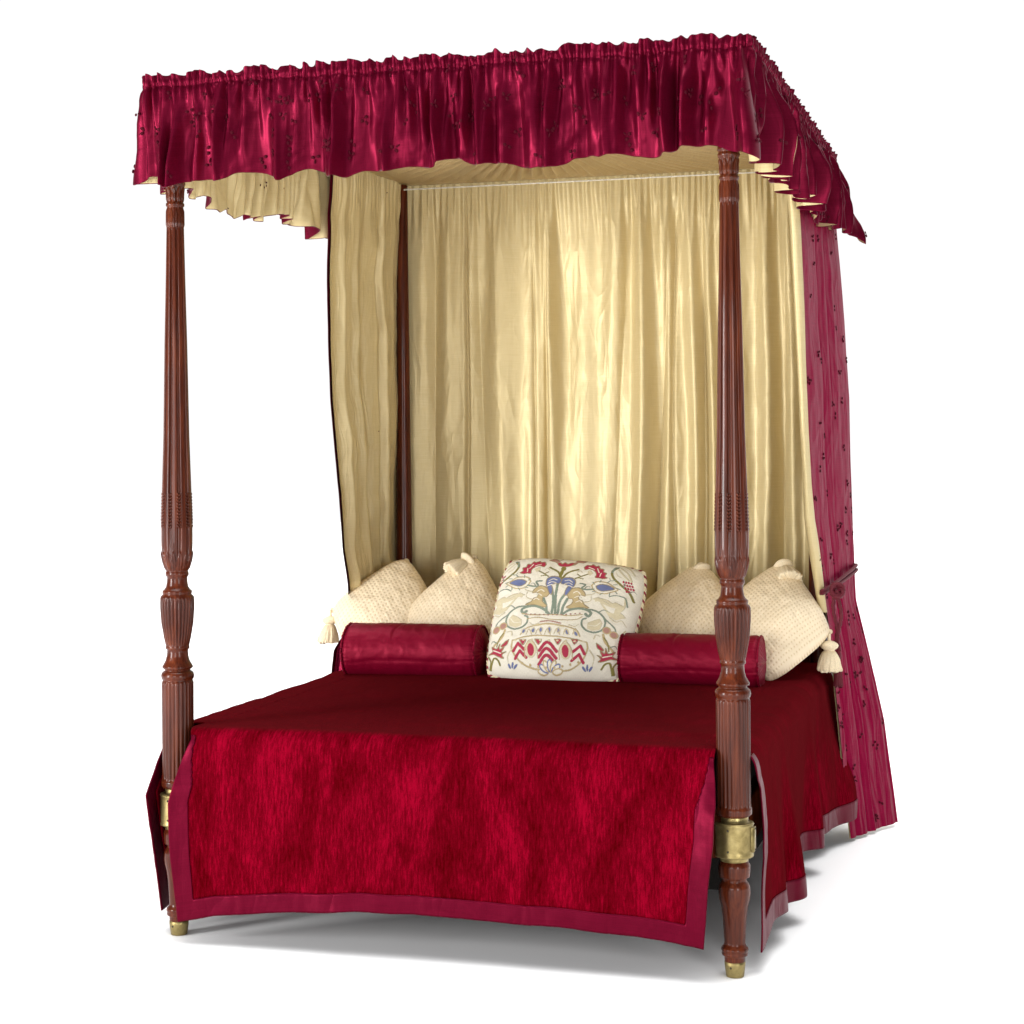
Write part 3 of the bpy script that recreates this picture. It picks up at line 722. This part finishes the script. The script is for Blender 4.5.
def poly(c, pts, mir=True, outline=None, ow=4):
    if outline is None and c in (CR, BL, TN, BR_): outline = tuple(.62 * k for k in TN)
    q = [px2uv(p) for p in pts]
    for Q in ([q, mirror(q)] if mir else [q]):
        Q = np.array(Q); ins = np.zeros(n * n, bool)
        bb = np.where((gu > Q[:, 0].min()) & (gu < Q[:, 0].max()) & (gv > Q[:, 1].min()) & (gv < Q[:, 1].max()))[0]
        x, y = gu[bb], gv[bb]; s_ = np.zeros(len(bb), bool)
        for a, b_ in zip(Q, np.roll(Q, -1, 0)):
            cnd = ((a[1] > y) != (b_[1] > y)) & (x < (b_[0] - a[0]) * (y - a[1]) / (b_[1] - a[1] + 1e-12) + a[0]); s_ ^= cnd
        put(bb[s_], c)
        if outline: stroke(outline, ow, list(Q) + [Q[0]], False, False)
def ell(c, cx_, cy_, rx, ry, a=0, mir=True, outline=False, ow=5):
    t_ = np.linspace(0, 2 * PI, 20, endpoint=False); ca, sa = math.cos(a), math.sin(a)
    poly(c, [(cx_ + rx * math.cos(k) * ca - ry * math.sin(k) * sa, cy_ + rx * math.cos(k) * sa + ry * math.sin(k) * ca) for k in t_], mir, outline, ow)
CR = (.42, .022, .06); BL = (.15, .18, .34); SG = (.22, .27, .20); OL = (.22, .19, .04); TN = (.52, .40, .20); PT = (.66, .58, .38); BR_ = (.42, .22, .17); IV = (.80, .75, .62)
# pale background scrolls
for pts in ([(905, 150), (880, 110), (820, 90), (760, 95)], [(700, 330), (740, 320), (790, 350), (820, 410)], [(745, 345), (760, 390), (800, 420), (830, 400)], [(850, 300), (840, 360), (800, 400)], [(820, 130), (850, 170), (870, 190)], [(835, 120), (870, 150), (885, 195)]):
    stroke(PT, 9, pts)
poly(PT, [(680, 320), (715, 308), (745, 330), (775, 345), (800, 330), (845, 350), (820, 380), (850, 410), (800, 430), (765, 410), (740, 370), (720, 335)]); poly(IV, [(735, 345), (770, 360), (800, 365), (790, 395), (765, 385)])
# big side branch and berries
stroke(OL, 11, [(888, 310), (868, 262), (825, 222), (790, 185), (785, 145), (815, 115)]); stroke(SG, 9, [(785, 150), (800, 120), (820, 112)])
for i in range(14):
    ell(CR, 843 + (i % 4) * 13 + (i // 4) * 4, 205 + (i // 4) * 17, 5.5, 7)
stroke(SG, 6, [(820, 290), (848, 300), (858, 350)]); stroke(SG, 5, [(770, 300), (800, 290), (830, 292)])
# blue bud with spiky outline
poly(IV, [(678, 240), (700, 218), (730, 215), (765, 222), (790, 240), (812, 255), (785, 270), (750, 285), (712, 283), (688, 265)], True, TN, 6)
for a in range(9):
    t_ = -2.6 + a * .62; stroke(SG, 4, [(745 + 60 * math.cos(t_), 250 + 33 * math.sin(t_)), (745 + 78 * math.cos(t_ + .15), 250 + 46 * math.sin(t_ + .15))])
poly(BL, [(700, 240), (730, 230), (765, 234), (795, 252), (765, 266), (730, 272), (706, 258)])
stroke(SG, 8, [(688, 262), (650, 268), (628, 262), (645, 240), (618, 232)])
# carnation
poly(CR, [(633, 125), (648, 108), (668, 112), (680, 104), (697, 116), (712, 112), (720, 130), (738, 134), (738, 152), (754, 160), (746, 178), (758, 190), (735, 196), (715, 192), (695, 190), (700, 170), (690, 150), (664, 138), (640, 142)])
stroke(IV, 4, [(660, 125), (690, 140)]); stroke(IV, 4, [(705, 130), (715, 158)]); stroke(IV, 4, [(725, 160), (718, 182)])
poly(PT, [(655, 150), (668, 146), (685, 165), (668, 180), (652, 172)]); stroke(OL, 6, [(655, 172), (625, 185), (592, 200)]); stroke(OL, 5, [(620, 188), (600, 172)]); stroke(OL, 5, [(605, 195), (632, 202)])
# tulip at the top centre
poly(BR_, [(440, 75), (470, 60), (500, 78), (520, 62), (560, 66), (580, 80), (610, 55), (625, 68), (650, 66), (628, 92), (600, 92), (580, 112), (530, 122), (500, 112), (480, 92), (455, 82)], False)
poly(IV, [(498, 90), (520, 60), (560, 58), (590, 85), (570, 100), (520, 102)], False); poly(CR, [(487, 98), (505, 92), (515, 105), (530, 92), (545, 106), (562, 95), (582, 100), (560, 120), (525, 124), (500, 118)], False)
# stems, bud, leaves
stroke(OL, 15, [(505, 212), (515, 170), (524, 140)], False); ell(OL, 525, 138, 14, 15, 0, False)
stroke(OL, 9, [(518, 205), (550, 165), (604, 142)]); 
for a, b_, c_ in (((486, 405), (490, 310), (502, 225)), ((500, 405), (512, 340), (545, 292)), ((468, 405), (478, 330), (470, 270)), ((440, 400), (438, 360), (425, 322)), ((520, 405), (530, 365), (552, 325))): stroke(SG, 11, [a, b_, c_], False)
# blue plumes
poly(BL, [(512, 212), (535, 196), (570, 196), (592, 215), (590, 245), (572, 272), (556, 300), (538, 304), (544, 272), (555, 250), (540, 238), (520, 236)])
for q in range(3): stroke(IV, 4, [(538, 215 + 18 * q), (560, 212 + 18 * q), (578, 226 + 16 * q)])
# tan acanthus
poly(TN, [(552, 300), (580, 268), (615, 262), (640, 282), (645, 305), (620, 300), (612, 322), (632, 335), (640, 352), (664, 372), (620, 368), (590, 376), (556, 376), (548, 368), (575, 350), (580, 325), (560, 320)])
for q in range(3): stroke(IV, 4, [(585 + 6 * q, 290 + 25 * q), (605 + 6 * q, 282 + 25 * q), (622 + 3 * q, 296 + 22 * q)])
# sage scrolls
stroke(SG, 12, [(522, 412), (560, 388), (610, 376), (655, 385), (676, 402), (662, 420), (648, 408)])
stroke(SG, 8, [(640, 378), (700, 388), (740, 420), (748, 460), (730, 492), (690, 506), (650, 496), (628, 470), (632, 440), (650, 432)])
poly(PT, [(660, 455), (690, 440), (720, 430), (735, 455), (720, 490), (680, 498), (655, 485)]); stroke(IV, 4, [(665, 468), (700, 470), (725, 450)]); stroke(SG, 6, [(748, 430), (790, 470), (800, 490)])
# vase
stroke(TN, 5, [(305, 398), (350, 410), (430, 414), (470, 412), (560, 418), (632, 412)], False); stroke(TN, 4, [(335, 432), (400, 428), (470, 440), (590, 440), (630, 425)], False)
for q in range(13): ell(BR_, 330 + 24 * q, 404 + 10 * math.sin(q / 12 * PI), 5, 4, 0, False)
stroke(BR_, 7, [(408, 452), (460, 448), (516, 460)], False)
stroke(PT, 9, [(395, 470), (460, 464), (530, 478)], False)
stroke(TN, 6, [(298, 518), (330, 485), (400, 468), (460, 464), (540, 476), (600, 500), (618, 530)], False)
stroke(TN, 6, [(250, 545), (350, 528), (455, 528), (560, 540), (652, 560)], False)
for q, (x_, y_, a) in enumerate([(316, 500, .5), (368, 498, .35), (410, 495, .15), (456, 497, 0), (504, 500, -.15), (550, 508, -.35), (598, 517, -.6)]): ell(BL, x_, y_, 9, 18 if q == 3 else 14, a, False, PT, 4)
stroke(TN, 7, [(250, 548), (245, 590), (275, 640), (340, 680), (450, 695), (560, 692), (625, 655), (655, 600), (655, 562)], False)
for x_, y_ in ((445, 560), (440, 592), (438, 624)): stroke(CR, 14, [(x_ - 46, y_ + 42), (x_, y_ + 2), (x_ + 48, y_ + 48)][:1] + [(x_, y_), (x_ + 48, y_ + 48)], False)
for x_, y_ in ((282, 562), (290, 600)): stroke(CR, 13, [(x_ - 28, y_ + 38), (x_, y_)], False); stroke(CR, 13, [(x_, y_), (x_ + 34, y_ + 34)], False)
for x_, y_ in ((620, 580), (612, 622)): stroke(CR, 13, [(x_ - 40, y_ + 30), (x_, y_)], False); stroke(CR, 13, [(x_, y_), (x_ + 22, y_ + 40)], False)
for x_, y_ in ((352, 596), (540, 606)): ell(CR, x_, y_, 24, 36, .0, False, PT, 9); stroke(TN, 4, [(x_ - 34, y_ + 40), (x_ - 32, y_ - 10), (x_, y_ - 48), (x_ + 32, y_ - 10), (x_ + 36, y_ + 40)], False)
for x_ in (395, 500, 590, 310): poly(CR, [(x_ - 18, 545), (x_ + 18, 548), (x_, 572)], False)
for q in range(7):
    a = -PI / 2 + (q - 3) * .48; ell(IV, 452 + 40 * math.cos(a), 704 + 32 * math.sin(a), 27, 12, a, False, BL if q % 2 else TN, 6)
for x_, y_ in ((655, 706),):
    for a in (-.7, 0, .7): ell(BL, x_ + 28 * math.sin(a), y_ - 22 * math.cos(a), 6, 15, a)
# lower side flowers, berries, curls
for x_, y_ in ((755, 492), (790, 512)): ell(BR_, x_, y_, 19, 17, 0, True, TN, 5)
stroke(TN, 10, [(738, 515), (745, 550), (770, 580), (785, 600)]); stroke(OL, 5, [(742, 530), (760, 560), (765, 600)])
poly(CR, [(705, 622), (730, 628), (722, 600), (745, 612), (750, 585), (762, 612), (795, 600), (785, 625), (812, 640), (775, 640), (745, 650), (712, 656), (725, 640)]); stroke(IV, 5, [(735, 632), (780, 620)])
poly(CR, [(703, 562), (722, 575), (740, 596), (728, 600), (708, 585)])
stroke(OL, 9, [(730, 690), (745, 668), (770, 660), (782, 690), (790, 720)]); stroke(OL, 8, [(812, 650), (790, 680), (800, 720)])
for pts in ([(650, 300), (690, 290), (705, 268)], [(640, 340), (672, 330), (676, 300)], [(770, 420), (800, 440), (830, 430), (850, 460)], [(560, 470), (590, 480), (612, 468)],
            [(830, 180), (812, 170), (806, 150)], [(845, 480), (820, 520), (815, 560)], [(690, 540), (700, 520), (722, 525)], [(668, 600), (690, 640), (680, 680)], [(600, 160), (615, 150), (628, 165)]):
    stroke(PT, 6, pts, taper=True)
for pts in ([(868, 262), (890, 250), (905, 262)], [(800, 200), (778, 205), (770, 190)], [(840, 235), (850, 215), (846, 200)], [(720, 392), (745, 380), (770, 390)], [(770, 580), (795, 570), (805, 585)], [(640, 268), (655, 250), (672, 252)]):
    stroke(SG, 5, pts, taper=True)
for q in range(9): ell(PT, 268 + 46 * q, 551 + (q - 4) * 1.5, 7, 5, 0, False)
for q in range(6): stroke(TN, 3, [(330 + q * 50, 520), (345 + q * 50, 490), (362 + q * 50, 522)], False)
for q in range(8): ell(TN, 300 + 44 * q, 660 + 22 * math.sin(q / 7 * PI), 6, 6, 0, False)
colors = np.concatenate([col, hgt[:, None]], 1); colors = np.concatenate([colors, np.tile([.80, .75, .62, 0], (n * n, 1))])
emc = thing('embroidered_cushion', 'square ivory cushion embroidered with a red and blue vase of flowers, central among the cushions', 'cushion', (.78, 1.2, .57))
b = MB(); b.grid(F, np.stack([U * .23, V * .23], -1)); b.grid(K, np.stack([U * .23, V * .23 + .5], -1), flip=True)
child_abs(b.build('cover', M['embro'], None, True, 0, colors), emc)
rim = np.concatenate([F[:, 0], F[-1, 1:], F[::-1, -1][1:], F[0, ::-1][1:-1]])[::2]
seg = np.linalg.norm(np.roll(rim, -1, 0) - rim, axis=1); sl = np.concatenate([[0], np.cumsum(seg)[:-1]])
b = MB(); Tn = np.roll(rim, -1, 0) - np.roll(rim, 1, 0); Tn /= np.linalg.norm(Tn, axis=1, keepdims=True); Bn = np.cross(Tn, nrm)
ss = np.linspace(0, seg.sum(), 700, endpoint=False); cp = np.stack([np.interp(ss, np.append(sl, seg.sum()), np.append(rim[:, i], rim[0, i])) for i in range(3)], -1)
Bq = np.stack([np.interp(ss, np.append(sl, seg.sum()), np.append(Bn[:, i], Bn[0, i])) for i in range(3)], -1)
for q in range(3):
    ph = 2 * PI * (ss / .030) + q * 2 * PI / 3
    b.tube(cp + Bq * (np.cos(ph) * .0038)[:, None] + nrm * (np.sin(ph) * .0038)[:, None], .0042, 0 if q == 0 else 1, 6, closed=True)
child_abs(b.build('cord_trim', [M['red_thread'], M['cream_thread']]), emc)

def bolster(label, x0, x1, y, zc, r, tilt=0, seed=1):
    o = thing('bolster', label, 'bolster', ((x0 + x1) / 2, y, zc - r), 'claret satin bolsters in front of the cushions')
    n1, n2 = 120, 96; a = np.linspace(0, 1, n1); th = np.linspace(0, 2 * PI, n2, endpoint=False); A_, T_ = np.meshgrid(a, th, indexing='ij')
    R_ = r * (1 + .030 * fbm(A_ * 3 + seed, np.cos(T_) * 1.2 + 3, seed) + .012 * fbm(A_ * 9, np.sin(T_) * 2 + seed, 2))
    endf = sm(0, .035, A_) * sm(1, .965, A_); R_ = R_ * (.93 + .07 * endf)
    R_ = R_ + .0022 * fbm(A_ * 16 + np.sin(T_) * 2, np.cos(T_ + seed) * 5 + A_ * 5, 3) - .0035 * np.exp(-((A_ - .42 - .04 * np.sin(T_ * 2)) / .012) ** 2) * sm(-.2, .6, np.sin(T_ + .4)) - .003 * np.exp(-((np.sin(T_) + .35 + .1 * vn(A_ * 4, A_ * 0, 2)) / .05) ** 2) * (np.cos(T_) < 0)
    R_ = R_ + .0025 * np.sin(T_ * 40 + seed) * (1 - sm(0, .12, np.minimum(A_, 1 - A_)))
    zz = zc + R_ * np.sin(T_) * .98; zz = np.maximum(zz, zc - r * .93)
    P = np.stack([x0 + (x1 - x0) * A_, y + R_ * np.cos(T_) * 1.03 + tilt * A_, zz], -1)
    b = MB(); b.grid(P, np.stack([A_ * .5, T_ * r], -1), wv=True); 
    child_abs(b.build('cover', M['claret_plain']), o)
    for k_, xe, sx in ((0, x0, -1), (-1, x1, 1)):
        rim_ = P[k_]; cen = rim_.mean(0); rr = np.linspace(1, .02, 14)
        G = cen + (rim_ - cen)[None] * rr[:, None, None]; G[..., 0] += sx * (.014 * (1 - rr ** 2))[:, None] + .002 * np.sin(T_[0] * 26)[None] * (rr * (1 - rr) * 3)[:, None]
        b = MB(); b.grid(G, np.stack([G[..., 1], G[..., 2]], -1), wv=True)
        child_abs(b.build('end_cap', M['claret_plain']), o)
        b = MB(); rp = cen + (rim_ - cen) * 1.035; rp[:, 0] += 0; rp[:, 2] = np.maximum(rp[:, 2], zc - r * .93)
        b.tube(rp, .0038, 0, 8, closed=True); child_abs(b.build('piping', M['claret_plain']), o)
bolster('claret satin bolster left of the embroidered cushion', .045, .500, 1.195, .655, .093, .03, 2)
bolster('claret satin bolster right of the embroidered cushion, crossed by the carved post', .995, 1.442, 1.19, .650, .086, 0, 5)

# ------------------------------------------------------------------ light and camera
w = bpy.data.worlds.new('World'); bpy.context.scene.world = w; w.use_nodes = True
nt = w.node_tree; bg = nt.nodes['Background']
tc = nd(nt, 'ShaderNodeTexCoord'); sx = nd(nt, 'ShaderNodeSeparateXYZ'); nt.links.new(tc.outputs['Generated'], sx.inputs[0])
# studio surroundings: white cyclorama behind the bed, dim room behind the camera
rr = nd(nt, 'ShaderNodeValToRGB'); rr.color_ramp.elements[0].position = .60; rr.color_ramp.elements[0].color = (.13, .13, .135, 1)
rr.color_ramp.elements[1].position = .82; rr.color_ramp.elements[1].color = (1, 1, 1, 1)
mp = nd(nt, 'ShaderNodeMapRange'); mp.inputs[1].default_value = -1; mp.inputs[2].default_value = 1
nt.links.new(sx.outputs[1], mp.inputs[0]); nt.links.new(mp.outputs[0], rr.inputs[0]); nt.links.new(rr.outputs[0], bg.inputs[0])
bg.inputs[1].default_value = 1.05

def area(name, loc, target, sx_, sy_, power, col=(1, 1, 1)):
    l = bpy.data.lights.new(name, 'AREA'); l.shape = 'RECTANGLE'; l.size = sx_; l.size_y = sy_; l.energy = power; l.color = col
    o = bpy.data.objects.new(name, l); C.objects.link(o); o.location = loc
    o.rotation_euler = (Vector(target) - Vector(loc)).to_track_quat('-Z', 'Y').to_euler(); return o
area('softbox', (-3.6, -4.0, 1.35), (.7, .8, 1.15), 1.3, 2.3, 370)
area('softbox', (4.4, -4.2, 1.25), (.9, .8, 1.15), 1.2, 2.2, 100)
area('added_front_fill', (.3, -7.0, 1.5), (.8, .8, 1.2), 2.4, 2.0, 150)  # fill added at front centre to light the gold curtain more evenly
o_ = area('floor_whitening_fill', (.8, 8, 14), (.8, 8, 0), 60, 52, 15500); o_.data.spread = math.radians(70)  # oversized fill added overhead so the floor burns out to white

cam = bpy.data.cameras.new('camera'); co = bpy.data.objects.new('camera', cam); C.objects.link(co)
yaw, pit, rol, f = .2826, .0071, -.0069, 1791.6
ex = Vector((math.cos(yaw), math.sin(yaw), 0)); ey = Vector((-math.sin(yaw), math.cos(yaw), 0)); ez = Vector((0, 0, 1))
fw = math.cos(pit) * ey + math.sin(pit) * ez; up = -math.sin(pit) * ey + math.cos(pit) * ez
R = math.cos(rol) * ex + math.sin(rol) * up; U2 = -math.sin(rol) * ex + math.cos(rol) * up
co.matrix_world = Matrix.Translation((2.2756, -4.5044, 1.3371)) @ Matrix((R, U2, -fw)).transposed().to_4x4()
cam.sensor_width = 36; cam.lens = f / 1024 * 36; cam.shift_y = -76.93 / 1024; cam.clip_end = 300
sc_ = bpy.context.scene; sc_.camera = co
sc_.view_settings.view_transform = 'Standard'; sc_.view_settings.look = 'None'; sc_.view_settings.gamma = 1; sc_.view_settings.exposure = 0
